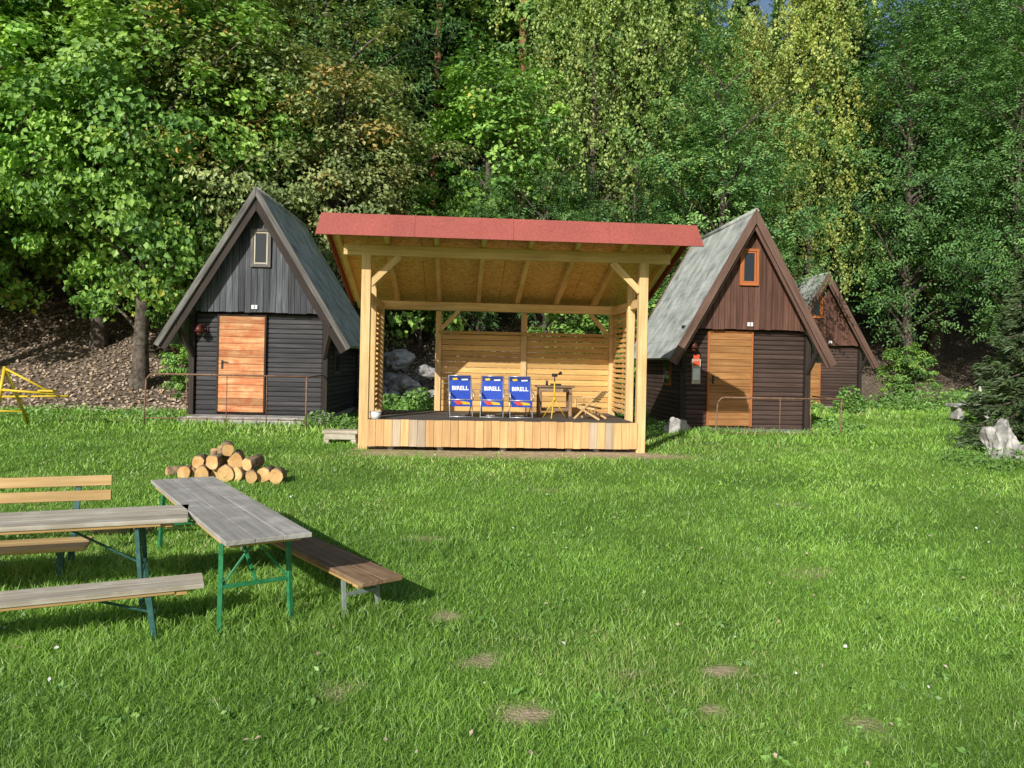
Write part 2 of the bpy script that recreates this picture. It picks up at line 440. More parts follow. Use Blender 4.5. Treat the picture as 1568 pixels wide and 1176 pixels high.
G = 2.0
LM_maple = leafmat('maple_leaves', [(.1, (.042, .1, .02)), (.5, (.105, .195, .035)), (.9, (.195, .3, .06))], (.6, .5, .05), .95, .99, gain=G)
LM_olive = leafmat('olive_leaves', [(.1, (.04, .065, .02)), (.5, (.115, .15, .046)), (.9, (.21, .235, .09))], (.6, .36, .09), .77, .98, gain=G*1.02)
LM_birch = leafmat('birch_leaves', [(.1, (.07, .12, .03)), (.5, (.165, .23, .06)), (.9, (.28, .34, .11))], (.55, .5, .12), .84, .99, gain=G*1.03)
LM_ybirch = leafmat('yellow_birch_leaves', [(.1, (.09, .13, .03)), (.5, (.18, .225, .055)), (.9, (.28, .32, .1))], (.6, .5, .1), .76, .98, gain=G*.96)
LM_rob = leafmat('robinia_leaves', [(.1, (.026, .068, .02)), (.5, (.075, .16, .042)), (.9, (.145, .25, .075))], (.4, .42, .07), .95, 1.0, gain=G*.88)
LM_spr = leafmat('spruce_needles', [(.1, (.01, .028, .01)), (.5, (.026, .058, .02)), (.9, (.05, .095, .034))], (.1, .08, .03), .95, 1.0, trans=0, gain=1.5)
LM_grass = leafmat('grass_blades', [(.05, (.085, .185, .026)), (.45, (.185, .34, .048)), (.8, (.29, .47, .085)), (1., (.46, .56, .19))], (.56, .52, .26), .87, 1.0, trans=.27, rough=.45, posn=.5, gain=1.14)
LM_litter = leafmat('dead_leaves', [(.1, (.12, .08, .05)), (.5, (.35, .25, .17)), (.9, (.58, .45, .34))], (.5, .32, .13), .85, 1.0, trans=.1, rough=.8)
LM_weed = leafmat('weed_leaves', [(.1, (.08, .17, .03)), (.5, (.155, .31, .055)), (.9, (.26, .44, .1))], (.5, .48, .1), .95, 1.0)

# ------------------------------------------------------------------ ground
PATCH = [(.08, 3.46, .10, 1), (-.14, 4.0, .085, .7), (.95, 3.52, .065, .95), (1.12, 3.93, .07, .95), (-.36, 4.6, .075, .7), (-.82, 3.65, .09, .5),
         (.62, 3.88, .08, .45), (1.62, 3.42, .09, .55), (-2.85, 6.9, .2, .8), (2.2, 5.6, .12, .4), (-.65, 6.3, .13, .4), (.35, 8.3, .14, .4), (2.9, 7.9, .14, .35)]
def dirtf(x, y):
    x = np.asarray(x, float); y = np.asarray(y, float)
    nn = fn(x, y, 9, 5)*.45+fn(x, y, 22, 8)*.4
    d = np.zeros_like(x)
    for px, py, r, s in PATCH:
        q = np.sqrt(((x-px)/1.25)**2+(y-py)**2)/r
        d = np.maximum(d, s*np.clip(1.35-q+nn, 0, 1))
    yy = 10.62+(x+.1)*.073
    q = np.clip(1.2-np.abs(y-yy)/.34+nn*.7, 0, 1)*np.clip((2.6-np.abs(x-.2))/.6, 0, 1)
    d = np.maximum(d, q*.85)
    ins = (np.abs(x+.1) < 2.1) & (y > 10.8) & (y < 13.6)
    return np.where(ins, 1, d)
def axis(dense0, dense1, st, lo, hi):
    a = list(np.arange(dense0, dense1, st)); s = st; v = dense1
    while v < hi: a.append(v); s *= 1.08; v += min(s, 12)
    a.append(hi); s = st; v = dense0-st
    while v > lo: a.insert(0, v); s *= 1.08; v -= min(s, 12)
    a.insert(0, lo); return np.array(a)
xs = axis(-4, 4.5, .06, -300, 300); ys = axis(2.4, 11.4, .06, -80, 320)
GX, GY = np.meshgrid(xs, ys); GZ = zg(GX, GY)
nx, ny = len(xs), len(ys)
I = np.arange(nx*ny).reshape(ny, nx)
Q = np.stack([I[:-1, :-1], I[:-1, 1:], I[1:, 1:], I[1:, :-1]], -1).reshape(-1, 4)
V = np.stack([GX.ravel(), GY.ravel(), GZ.ravel()], 1)
def mk_ground():
    m, nt, out = nm('meadow_ground')
    n1 = noise(nt, 1.3, 5); n2 = noise(nt, 60, 4); n3 = noise(nt, 14, 5)
    g = ramp(nt, n1, [(.3, (.1, .19, .03)), (.55, (.155, .28, .045)), (.75, (.24, .32, .07))])
    g = scalev(nt, g, mrange(nt, n2, .3, .7, .5, 1.35))
    d = ramp(nt, n3, [(.3, (.38, .28, .17)), (.7, (.62, .49, .32))]); d = scalev(nt, d, mrange(nt, n2, .3, .7, .75, 1.15))
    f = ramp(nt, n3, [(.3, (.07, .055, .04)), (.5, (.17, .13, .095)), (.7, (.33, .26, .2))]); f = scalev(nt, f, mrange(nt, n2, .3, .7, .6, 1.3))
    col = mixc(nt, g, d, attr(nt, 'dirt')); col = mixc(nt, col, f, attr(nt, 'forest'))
    p = nd(nt, 'ShaderNodeBsdfPrincipled', Roughness=.95); p.inputs['Specular IOR Level'].default_value = .1
    nt.links.new(col, p.inputs['Base Color'])
    b = nd(nt, 'ShaderNodeBump', Strength=.8, Distance=.02); nt.links.new(n2, b.inputs['Height']); nt.links.new(b.outputs[0], p.inputs['Normal'])
    nt.links.new(p.outputs[0], out.inputs[0]); return m
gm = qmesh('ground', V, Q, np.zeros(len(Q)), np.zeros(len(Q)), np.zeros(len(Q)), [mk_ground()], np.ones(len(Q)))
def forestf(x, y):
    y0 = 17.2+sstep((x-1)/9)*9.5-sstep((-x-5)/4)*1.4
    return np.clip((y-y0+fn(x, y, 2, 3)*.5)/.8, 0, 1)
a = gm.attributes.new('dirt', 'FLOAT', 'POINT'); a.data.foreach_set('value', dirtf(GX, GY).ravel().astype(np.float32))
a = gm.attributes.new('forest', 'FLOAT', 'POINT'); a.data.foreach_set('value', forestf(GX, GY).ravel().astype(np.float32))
g = bpy.data.objects.new('ground', gm); COL.objects.link(g)

# ------------------------------------------------------------------ grass
def blocked(x, y):
    b = (np.abs(x+.1) < 2.05) & (y > 10.8) & (y < 13.4)
    for cx, cy in ((-4.8, 14.5), (4.6, 15.0)):
        b |= (np.abs(x-cx) < 1.35) & (y > cy-.62) & (y < cy+3.5)
    b |= (np.abs(x-9.8) < 1.4) & (y > 23.8)
    return b
GV = []; GQ = []; GR = []; GH = []; off = 0
for (y0, y1, dens, w, h, two) in ((2.3, 4.2, 8200, .0036, .034, 1), (4.2, 6.2, 4600, .0052, .035, 1), (6.2, 8.6, 2000, .008, .036, 0), (8.6, 12, 900, .013, .038, 0), (12, 18.5, 330, .022, .05, 0), (18.5, 27, 100, .05, .08, 0)):
    ym = y1; hwid = .72*ym+1.0
    n = int(dens*(y1-y0)*2*hwid)
    x = RNG.uniform(-hwid, hwid, n); y = RNG.uniform(y0, y1, n)
    d = dirtf(x, y); ff = forestf(x, y); cl = fn(x, y, 3.0, 21); cl2 = fn(x, y, 12, 22); cl3 = fn(x, y, 1.1, 77)
    k = (RNG.random(n) > np.clip(d*1.2-.1*cl2+.12*(cl3 < -.5), 0, .975)) & (np.abs(x) < .72*y+.9) & ~blocked(x, y) & (RNG.random(n) > ff)
    x = x[k]; y = y[k]; d = d[k]; cl = cl[k]; cl2 = cl2[k]; cl3 = cl3[k]; n = len(x)
    hh = h*RNG.uniform(.45, 1.35, n)*(1+.26*cl+.22*cl2)*(1-.65*d)
    tall = (RNG.random(n) < .012); hh = np.where(tall, hh*1.9, hh)
    ut = np.exp(-(((x+2.2)/1.6)**2+((y-5)/1.3)**2)); hh *= 1+1.1*ut
    bt = ((y > 12.6) & (y < 14.6) & (np.abs(np.abs(x)-4.7) < 1.8)) | ((y > 10.3) & (y < 11.8) & (x > 6.2)) ; hh = np.where(bt, hh*1.7, hh)
    az = RNG.uniform(0, 6.28, n); la = RNG.uniform(0, 6.28, n)+cl2*1.0; le = RNG.uniform(.2, 1.25, n)*hh
    ww = w*RNG.uniform(.6, 1.3, n)
    bx = np.cos(az)*ww/2; by = np.sin(az)*ww/2; z = zg(x, y)-.004
    lx = np.cos(la)*le; ly = np.sin(la)*le
    if two:
        v = np.stack([np.stack([x-bx, y-by, z], 1), np.stack([x+bx, y+by, z], 1),
                      np.stack([x+bx*.85+lx*.3, y+by*.85+ly*.3, z+hh*.6], 1), np.stack([x-bx*.85+lx*.3, y-by*.85+ly*.3, z+hh*.6], 1),
                      np.stack([x+bx*.15+lx, y+by*.15+ly, z+hh], 1), np.stack([x-bx*.15+lx, y-by*.15+ly, z+hh], 1)], 1).reshape(-1, 3)
        b = off+np.arange(n)*6
        q = np.stack([np.stack([b, b+1, b+2, b+3], 1), np.stack([b+3, b+2, b+4, b+5], 1)], 1).reshape(-1, 4); rep = 2; off += n*6
    else:
        v = np.stack([np.stack([x-bx, y-by, z], 1), np.stack([x+bx, y+by, z], 1),
                      np.stack([x+bx*.3+lx*.8, y+by*.3+ly*.8, z+hh], 1), np.stack([x-bx*.3+lx*.8, y-by*.3+ly*.8, z+hh], 1)], 1).reshape(-1, 3)
        b = off+np.arange(n)*4; q = np.stack([b, b+1, b+2, b+3], 1); rep = 1; off += n*4
    rn = np.clip(.45+.15*cl+.1*cl2+.12*cl3+RNG.normal(size=n)*.2, 0, 1)
    hu = np.clip(RNG.random(n)*.9+.13*(cl3 > .35)+d*.3, 0, 1)
    GV.append(v); GQ.append(q); GR.append(np.repeat(rn, rep)); GH.append(np.repeat(hu, rep))
GV = np.concatenate(GV); GQ = np.concatenate(GQ)
me = qmesh('grass', GV, GQ, np.zeros(len(GQ)), np.concatenate(GR), np.concatenate(GH), [LM_grass])
o = bpy.data.objects.new('grass', me); COL.objects.link(o)

def scatter_weeds(name, spots, mat, seed):
    r = np.random.default_rng(seed); VV = []; RN = []
    for (x, y, R, h, n, ls) in spots:
        a = r.uniform(0, 6.28, n); q = R*np.sqrt(r.random(n))
        px = x+np.cos(a)*q; py = y+np.sin(a)*q
        pz = zg(px, py)+h*r.random(n)*(1.05-(q/R)**2*.6)
        P = np.stack([px, py, pz], 1); nn = unit(rdir(n, r)*.7+np.array([0, -.4, .7])); ax = rdir(n, r)+np.stack([np.cos(a), np.sin(a), a*0], 1)
        s = ls*r.uniform(.6, 1.3, n)
        VV.append(leafquads(P, nn, ax, s, s*.55)); RN.append(np.clip(.5+r.normal(size=n)*.22, 0, 1))
    V = np.concatenate(VV); n = len(V)//4
    me = qmesh(name, V, np.arange(n*4).reshape(-1, 4), np.zeros(n), np.concatenate(RN), r.random(n)*.9, [mat])
    o = bpy.data.objects.new(name, me); COL.objects.link(o); return o
r = np.random.default_rng(4)
sp = []
for i in range(260):
    y = r.uniform(2.8, 8.5); x = r.uniform(-.7*y, .7*y)
    if float(dirtf(x, y)) > .2: continue
    sp.append((x, y, r.uniform(.025, .07), .036, int(r.uniform(5, 14)), r.uniform(.025, .045)))
scatter_weeds('broadleaf_weeds', sp, LM_weed, 5)
sp = [(-3.35, 13.6, .35, .3, 450, .07), (-2.9, 13.4, .3, .25, 350, .07), (-2.45, 12.6, .25, .2, 250, .06), (-6.4, 14.0, .4, .15, 250, .06), (-5.6, 13.6, .5, .08, 200, .05), (-4.2, 13.6, .5, .08, 200, .05),
      (-1.75, 14.6, .45, .7, 1300, .09), (-2.3, 15, .45, .55, 900, .09), (-1.2, 15.2, .4, .5, 700, .08), (-.2, 15.5, .8, .7, 1200, .09), (1, 15.7, .8, .7, 1200, .09), (2.2, 15.5, .6, .7, 900, .09),
      (2.9, 14.3, .35, .2, 300, .06), (3.6, 13.9, .5, .12, 300, .05), (5.6, 13.8, .5, .15, 350, .05), (6.1, 14.1, .3, .2, 250, .06), (6.6, 15.5, .5, .25, 350, .07),
      (9.0, 20.5, .4, .8, 700, .1), (11.5, 23.2, 1.2, .5, 900, .1), (13.5, 24.5, 1.6, .7, 1400, .1), (16, 25, 2, .8, 1600, .12), (8.2, 22, .7, .4, 500, .1),
      (6.9, 11.0, .7, .22, 700, .05), (7.8, 11.2, .6, .3, 600, .06), (6.4, 10.6, .5, .12, 300, .05), (-9, 15.2, 1, .2, 500, .07), (-7.2, 15.0, .7, .2, 400, .07)]
scatter_weeds('weed_patch', sp, LM_weed, 6)
n = 30000; x = RNG.uniform(-20, 3, n); y = RNG.uniform(15.0, 24, n); k = forestf(x, y) > .3; x = x[k]; y = y[k]; n = len(x)
P = np.stack([x, y, zg(x, y)+.02+RNG.random(n)*.04], 1)
vv = leafquads(P, unit(np.array([0, -.6, 1.])+rdir(n, RNG)*.6), rdir(n, RNG), RNG.uniform(.05, .12, n), RNG.uniform(.04, .08, n))
me = qmesh('fallen_leaves', vv, np.arange(n*4).reshape(-1, 4), np.zeros(n), RNG.random(n), RNG.random(n), [LM_litter])
o = bpy.data.objects.new('fallen_leaves', me); COL.objects.link(o)
n = 200; y = RNG.uniform(3, 11, n); x = RNG.uniform(-.7, .75, n)*y
P = np.stack([x, y, zg(x, y)+.035], 1)
vv = leafquads(P, unit(np.array([0, -.4, 1.])+rdir(n, RNG)*.5), rdir(n, RNG), RNG.uniform(.012, .032, n), RNG.uniform(.01, .022, n))
me = qmesh('lawn_litter', vv, np.arange(n*4).reshape(-1, 4), np.arange(n) % 4 == 0, .5+RNG.random(n)*.4, RNG.random(n)*.5, [LM_litter, M['white']])
o = bpy.data.objects.new('lawn_litter', me); COL.objects.link(o)

# ------------------------------------------------------------------ stage
yaw = rad(4.2); SZ = .34
st = empty('wooden_stage', (-.1, 11.0, SZ), yaw)
mb = MB()
for x in (-1.98, 1.98):
    mb.box((x, 0, 1.33), (.13, .13, 2.81)); mb.box((x*.985, .62, 1.25), (.11, .11, 2.55)); mb.box((x, 2.12, 1.05), (.12, .12, 2.15))
for x in (-1.0, .45): mb.box((x, 2.12, 1.1), (.1, .1, 2.0))
mb.done('posts', ['pine'], st, .006)
mb = MB()
mb.box((.03, 0, 2.80), (4.66, .12, .15)); mb.box((0, 2.12, 2.185), (4.3, .12, .14))
for x in (-1.98, 1.98):
    mb.beam((x, .08, 2.16), (x, 2.05, 2.16), .1, .13)
    sg = 1 if x < 0 else -1
    mb.beam((x+sg*.05, 0, 2.32), (x+sg*.46, 0, 2.73), .09, .08, up=(0, 1, 0))
    mb.beam((x, .1, 2.26), (x, .5, 2.6), .08, .08)
mb.beam((-.96, 2.1, 1.8), (-.66, 2.1, 2.12), .07, .07, up=(0, 1, 0)); mb.beam((1.93, 2.1, 1.72), (1.58, 2.1, 2.12), .07, .07, up=(0, 1, 0))
sl = .292
def rz(y): return 2.875+(-y)*sl
for x in (-2.36, -1.7, -1.0, -.34, .33, 1.0, 1.66, 2.40):
    mb.beam((x, -.5, rz(-.5)+.06), (x, 2.5, rz(2.5)+.06), .07, .12)
mb.done('beams_and_rafters', ['pine'], st, .005)
mb = MB(); t0 = rz(-.52)+.13; t1 = rz(2.55)+.13
for i in range(4):
    x0 = -2.48+i*1.25
    mb.prism([(x0+.003, -.52, t0), (x0+1.247, -.52, t0), (x0+1.247, 2.55, t1), (x0+.003, 2.55, t1)], (0, 0, .02), 0, (0, 1, 0))
mb.done('osb_ceiling', ['osb'], st)
mb = MB(); RL, RR = -2.53, 2.58
mb.prism([(RL, -.56, t0+.036), (RR, -.56, t0+.036), (RR, 2.6, t1+.012), (RL, 2.6, t1+.012)], (0, 0, .015))
mb.prism([(RL, -.565, t0+.05), (RR, -.565, t0+.05), (RR+.06, -.71, t0-.26), (RL-.05, -.71, t0-.26)], (0, .02, -.004))
for x in (-1.3, .02, 1.33): mb.prism([(x, -.572, t0+.05), (x+.015, -.572, t0+.05), (x+.015, -.716, t0-.258), (x, -.716, t0-.258)], (0, .004, 0))
for sx in (RL, RR-.02): mb.prism([(sx, -.56, t0+.03), (sx, 2.6, t1), (sx, 2.6, t1-.07), (sx, -.60, t0-.06)], (.02, 0, 0))
mb.done('red_roof', ['red'], st)
mb = MB(); n = 33; w = 3.84/n
for i in range(n):
    x = -1.92+w*(i+.5); g = 1 if i in (3, 5, 6, 27, 29) else 0
    mb.box((x, -.075, .235+random.uniform(-.004, .004)), (w-.004, .022, .375), g)
mb.done('front_cladding', ['clad', 'cladgrey'], st, .002)
mb = MB()
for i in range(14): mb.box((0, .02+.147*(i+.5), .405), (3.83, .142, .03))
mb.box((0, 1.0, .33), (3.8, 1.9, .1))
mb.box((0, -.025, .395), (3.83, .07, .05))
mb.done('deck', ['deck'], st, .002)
mb = MB()
for x in (-1.6, -.9, 0, .95, 1.35): mb.cyl((x, .05, -.1), (x, .05, .2), .05, .05, 10)
for x in (-1.5, 0, 1.5): mb.box((x, 1.6, .1), (.2, .2, .5))
mb.done('foundation_pads', ['conc'], st)
mb = MB()
zz = .46
while zz < 1.71:
    for a, b in ((-.95, .40), (.50, 1.92)): mb.box(((a+b)/2, 2.12, zz), (b-a, .025, .086))
    zz += .0935
mb.box((.48, 2.06, 1.75), (2.95, .05, .05))
for x in (-.5, .95): mb.box((x, 2.15, 1.1), (.06, .03, 1.25))
mb.done('back_slats', ['slat'], st, .003)
mb = MB()
for x in (-1.99, 1.99):
    zz = .5
    while zz < 2.08:
        mb.box((x, 1.37, zz), (.022, 1.36, .05)); zz += .082
    for y in (.72, 1.35, 2.02): mb.box((x*1.012, y, 1.28), (.03, .05, 1.65))
mb.done('side_slats', ['slat'], st, .002)

DECK = SZ+.421
def stagept(lx, ly):
    return (-.1+lx*math.cos(yaw)-ly*math.sin(yaw), 11+lx*math.sin(yaw)+ly*math.cos(yaw), DECK)

def text_mesh(name, body, size, mat, parent, loc, rot):
    cu = bpy.data.curves.new(name, 'FONT'); cu.body = body; cu.size = size; cu.align_x = 'CENTER'; cu.align_y = 'CENTER'; cu.extrude = .001
    cu.offset = size*.03
    t = bpy.data.objects.new(name+'_c', cu); COL.objects.link(t)
    bpy.context.view_layer.update()
    me = bpy.data.meshes.new_from_object(t.evaluated_get(bpy.context.evaluated_depsgraph_get()))
    bpy.data.objects.remove(t); me.materials.clear(); me.materials.append(mat)
    o = bpy.data.objects.new(name, me); COL.objects.link(o); o.parent = parent; o.location = loc; o.rotation_euler = rot
def folding_chair(lx, ly, yw):
    e = empty('folding_chair', stagept(lx, ly), yw)
    mb = MB(); w = .17
    for s in (-w, w):
        mb.tube([(s, -.16, 0), (s, .17, .62)], .009, 8)
        mb.tube([(s*.93, .22, 0), (s*.93, -.16, .27)], .009, 8)
        mb.tube([(s, -.2, .27), (s, .04, .24)], .009, 8)
        mb.beam((s*1.08, -.2, .37), (s*1.08, .09, .4), .025, .012)
        mb.tube([(s, -.2, .27), (s*1.06, -.2, .37)], .008, 8)
    mb.tube([(-w, -.16, .012), (w, -.16, .012)], .008); mb.tube([(-w, .22, .012), (w, .22, .012)], .008)
    mb.tube([(-w, .17, .62), (w, .17, .62)], .009); mb.tube([(-w, -.2, .27), (w, -.2, .27)], .009)
    mb.done('frame', ['chrome'], e)
    mb = MB()
    def pt(t, x): return (x, .165-.135*(1-t)-.02-.02*math.sin(math.pi*t), .2+.42*t)
    K = 6
    for i in range(K):
        a = i/K; b = (i+1)/K; m = 1 if a > .7 else 0
        mb.prism([pt(a, -w+.012), pt(a, w-.012), pt(b, w-.012), pt(b, -w+.012)], (0, .006, 0), m)
    mb.prism([(-w+.012, -.2, .262), (w-.012, -.2, .262), (w-.012, .02, .232), (-w+.012, .02, .232)], (0, 0, .008), 0)
    mb.prism([(-w+.012, -.205, .262), (w-.012, -.205, .262), (w-.012, -.2, .17), (-w+.012, -.2, .17)], (0, .005, 0), 0)
    mb.done('fabric', ['blue', 'navy'], e)
    ang = math.atan2(.42, .135)
    text_mesh('lettering', 'BIRELL', .088, M['white'], e, (0, .064, .43), (ang, 0, 0))
    mb = MB()
    mb.prism([(-.13, -.208, .25), (-.02, -.208, .255), (.05, -.208, .21), (-.06, -.208, .195)], (0, .002, 0), 0)
    mb.prism([(-.02, -.2095, .25), (.11, -.2095, .235), (.13, -.2095, .2), (.02, -.2095, .2)], (0, .002, 0), 1)
    y5 = .108
    mb.prism([(-.12, y5, .58), (-.05, y5+.004, .59), (-.03, y5-.004, .56), (-.1, y5-.008, .55)], (0, .003, 0), 1)
    mb.prism([(.02, y5, .57), (.12, y5, .575), (.12, y5-.01, .555), (.03, y5-.01, .55)], (0, .003, 0), 2)
    mb.done('printed_graphic', ['redp', 'yellow', 'white'], e)
for lx, yw in ((-.62, .16), (-.14, .0), (.29, .1)): folding_chair(lx, .70, yaw+yw-.06)

e = empty('side_table', stagept(.88, 1.25), yaw)
mb = MB(); mb.box((0, 0, .47), (.6, .38, .03)); mb.box((0, .0, .42), (.52, .32, .07))
for x in (-.24, .24):
    for y in (-.14, .14): mb.box((x, y, .2), (.05, .05, .40))
mb.box((-.24, 0, .2), (.02, .26, .34)); mb.box((.24, 0, .2), (.02, .26, .34)); mb.box((0, 0, .1), (.46, .03, .05))
mb.done('table_body', ['brownbench'], e, .004)
mb = MB(); mb.box((.02, -.02, .5), (.16, .12, .03)); mb.cyl((-.12, .02, .486), (-.12, .02, .56), .02, .02, 10); mb.done('mixer_box', ['black'], e)
e = empty('microphone_stand', stagept(.80, .62), yaw)
mb = MB()
for a in (-1.9, .3, 2.4): mb.tube([(0, 0, .3), (.2*math.cos(a), .2*math.sin(a), 0.01)], .009, 8)
mb.tube([(0, 0, .25), (0, 0, .56)], .011, 8); mb.cyl((0, 0, .27), (0, 0, .32), .02, .02, 10)
mb.done('tripod', ['yellow'], e)
mb = MB(); mb.tube([(0, 0, .54), (0, 0, .66)], .01); mb.tube([(0, 0, .64), (.05, -.1, .68)], .008); mb.cyl((.05, -.1, .68), (.07, -.16, .695), .018, .026, 10); mb.box((0, .02, .66), (.08, .05, .05))
mb.done('microphone', ['black'], e, .004)
e = empty('wooden_deck_chair', stagept(1.36, .62), yaw-.5)
mb = MB()
for y in (-.17, .17):
    mb.beam((-.2, y, 0.01), (.22, y, .44), .022, .03); mb.beam((.2, y, 0.01), (-.16, y, .2), .022, .03); mb.beam((-.18, y*.9, .2), (.12, y*.9, .16), .02, .03)
    mb.beam((-.2, y*1.1, .32), (.14, y*1.1, .34), .035, .015); mb.beam((-.18, y*1.05, .2), (-.18, y*1.05, .32), .02, .02)
for i in range(6): mb.beam((-.16+i*.05, -.16, .215-i*.008), (-.16+i*.05, .16, .215-i*.008), .035, .01)
for i in range(6): mb.beam((.08+i*.026, -.17, .27+i*.03), (.08+i*.026, .17, .27+i*.03), .006, .022)
mb.done('deck_chair_frame', ['yellowwood'], e, .002)
mb = MB(); mb.cyl((0, 0, 0), (0, 0, .10), .065, .08, 18); mb.cyl((0, 0, .1), (0, 0, .106), .086, .086, 18)
mb.tube([(.083*math.cos(t), .083*math.sin(t)*.2-.05*math.sin(t), .1-.05*math.sin(t)) for t in np.linspace(0, math.pi, 8)], .003, 6)
mb.done('white_bucket', ['white'], None, loc=stagept(-1.82, .05))
mb = MB(); mb.box((0, 0, .17), (.52, .26, .05)); mb.box((0, -.02, .1), (.46, .2, .08)); mb.box((-.2, 0, .03), (.08, .22, .12)); mb.box((.2, 0, .03), (.08, .22, .12))
mb.done('low_wooden_bench', ['lighttop'], None, .006, loc=(-2.54, 11.55, Z(-2.5, 11.5)), rot=(0, 0, .05))

# ------------------------------------------------------------------ cabins
def cabin(loc, yw, hw, sch, dx0, dx1, wx, number, lampx, double_barge, rail=None, porch=True):
    e = empty('a_frame_cabin', loc, yw)
    apex, eave, wf, Ln = 4.17, 1.35, 1.22, 3.35
    s = (apex-eave)/hw; q = math.sqrt(1+s*s); t = .07
    gab, sid, barge, door, frame = sch
    mb = MB()
    for sg in (-1, 1):
        pts = [(0, -.42, apex), (sg*hw, -.42, eave), (sg*(hw-t*s/q), -.42, eave-t/q), (0, -.42, apex-t*q)]
        mb.prism(pts, (0, Ln+.7, 0), 0, (0, 1, 0))
    mb.cyl((0, -.44, apex-.0), (0, Ln+.3, apex-.0), .05, .05, 8)
    mb.done('roof', ['roof'], e)
    mb = MB()
    def bb(y, th, o0, o1, m):
        for sg in (-1, 1):
            n = Vector((-sg*s/q, 0, -1/q)); L = Vector((sg*1/q, 0, -s/q))*.07
            A = Vector((0, y, apex)); B = Vector((sg*hw, y, eave))+L
            p = [A+Vector((0, 0, -o0*q)), B+n*o0, B+n*o1, A+Vector((0, 0, -o1*q))]
            p[0].x = sg*.002; p[3].x = sg*.002
            mb.prism(p, (0, th, 0), m, (sg/q, 0, -s/q))
    if double_barge:
        bb(-.46, .03, -.03, .07, 0); bb(-.41, .03, .072, .2, 1); bb(Ln+.3, .03, -.02, .14, 1)
    else:
        bb(-.46, .035, -.02, .12, 0); bb(-.40, .03, .1, .17, 0); bb(Ln+.3, .03, -.02, .14, 0)
    mb.done('bargeboards', [barge, 'dkbrown'], e, .004)
    mb = MB(); zb = 1.93; gx = (apex-t*q-zb)/s
    w = .115; x = -gx
    top = lambda x: apex-t*q-.01-s*abs(x)
    while x < gx:
        x1 = min(x+w, gx); a, b = x+.004, x1-.004
        b0 = zb+random.uniform(-.015, .015)
        ta, tb = top(a), top(b)
        if max(ta, tb) > b0+.02 and b > a:
            P = [(a, -.16, b0), (b, -.16, b0), (b, -.16, max(tb, b0+.001))]
            if a < 0 < b: P.append((0, -.16, top(0)))
            P.append((a, -.16, max(ta, b0+.001)))
            mb.prism(P, (0, .022+random.uniform(-.004, .004), 0), 0)
        x = x1
    mb.box((0, -.07, zb+.03), (2*wf+.1, .13, .05), 1)
    mb.done('gable_boards', [gab, 'dkbrown'], e, .002)
    mb = MB(); zz = .045
    while zz < 1.9:
        mb.box((0, .02, zz), (2*wf-.08, .06, .088))
        for sg in (-1, 1): mb.box((sg*wf, Ln/2+.03, zz), (.06, Ln-.1, .088))
        zz += .091
    mb.done('log_siding', [sid], e, .022, 2)
    mb = MB(); hi = wf-.03; zt = min(1.88, apex-s*hi-t*q-.03)
    mb.prism([(-hi, .05, 0), (hi, .05, 0), (hi, .05, zt), (0, .05, apex-t*q-.04), (-hi, .05, zt)], (0, Ln-.05, 0))
    for sg in (-1, 1):
        mb.box((sg*(wf+.02), -.01, .93), (.1, .12, 1.86)); mb.box((sg*(wf+.02), Ln, .93), (.09, .09, 1.86))
        xr = 1.42 if double_barge else 1.33
        mb.beam((sg*xr, -.40, apex-s*xr-.12), (sg*wf, -.06, 1.1), .07, .07)
    mb.done('wall_frame', ['dkbrown'], e, .004)
    mb = MB()
    for sg in (-1, 1):
        mb.box((sg*(wf+.04), 1.0, 1.1), (.03, .5, .6), 0); mb.box((sg*(wf+.057), 1.0, 1.1), (.008, .42, .52), 1)
    mb.done('side_windows', [frame, 'glass'], e)
    mb = MB(); z = .06; nb = 14; bh = (1.86-.06)/nb
    for i in range(nb): mb.box(((dx0+dx1)/2, -.04, z+bh*(i+.5)), (dx1-dx0-.03, .035, bh-.005))
    for xx in (dx0, dx1): mb.box((xx, -.045, .96), (.035, .05, 1.83), 1)
    mb.box(((dx0+dx1)/2, -.045, 1.885), (dx1-dx0+.035, .05, .035), 1)
    mb.box((dx0+.09, -.065, .95), (.035, .012, .16), 2); mb.beam((dx0+.09, -.09, 1.0), (dx0+.2, -.09, 1.0), .014, .014, 2); mb.cyl((dx0+.09, -.1, 1.0), (dx0+.09, -.06, 1.0), .01, .01, 8, 2)
    mb.done('door', [door, frame if not double_barge else 'dkbrown', 'black'], e, .003)
    mb = MB(); a, b, z0, z1 = wx-.16, wx+.16, 2.80, 3.46
    for xx in (a, b): mb.box((xx, -.185, (z0+z1)/2), (.05, .05, z1-z0+.05))
    for q2 in (z0, z1): mb.box((wx, -.187, q2), (.27, .046, .05))
    mb.box((wx, -.168, (z0+z1)/2), (.27, .02, .63), 1)
    for xx in (a+.045, b-.045): mb.box((xx, -.184, (z0+z1)/2), (.03, .02, .62), 2)
    for q2 in (z0+.045, z1-.045): mb.box((wx, -.184, q2), (.2, .02, .03), 2)
    mb.done('gable_window', [frame, 'glass', 'lighttop' if double_barge else frame], e, .003)
    mb = MB(); mb.box((number, -.185, 2.03), (.11, .01, .075)); mb.done('number_plate', ['white'], e, .002)
    text_mesh('number', '2', .07, M['black'], e, (number, -.192, 2.03), (rad(90), 0, 0))
    mb = MB(); mb.box((lampx, -.03, 1.6), (.06, .03, .12)); mb.tube([(lampx, -.03, 1.62), (lampx-.04, -.14, 1.7), (lampx-.08, -.2, 1.66)], .012)
    mb.cyl((lampx-.08, -.2, 1.67), (lampx-.08, -.2, 1.55), .03, .09, 12); mb.cyl((lampx-.08, -.2, 1.55), (lampx-.08, -.2, 1.49), .05, .035, 12)
    mb.done('wall_lamp', ['lamp'], e)
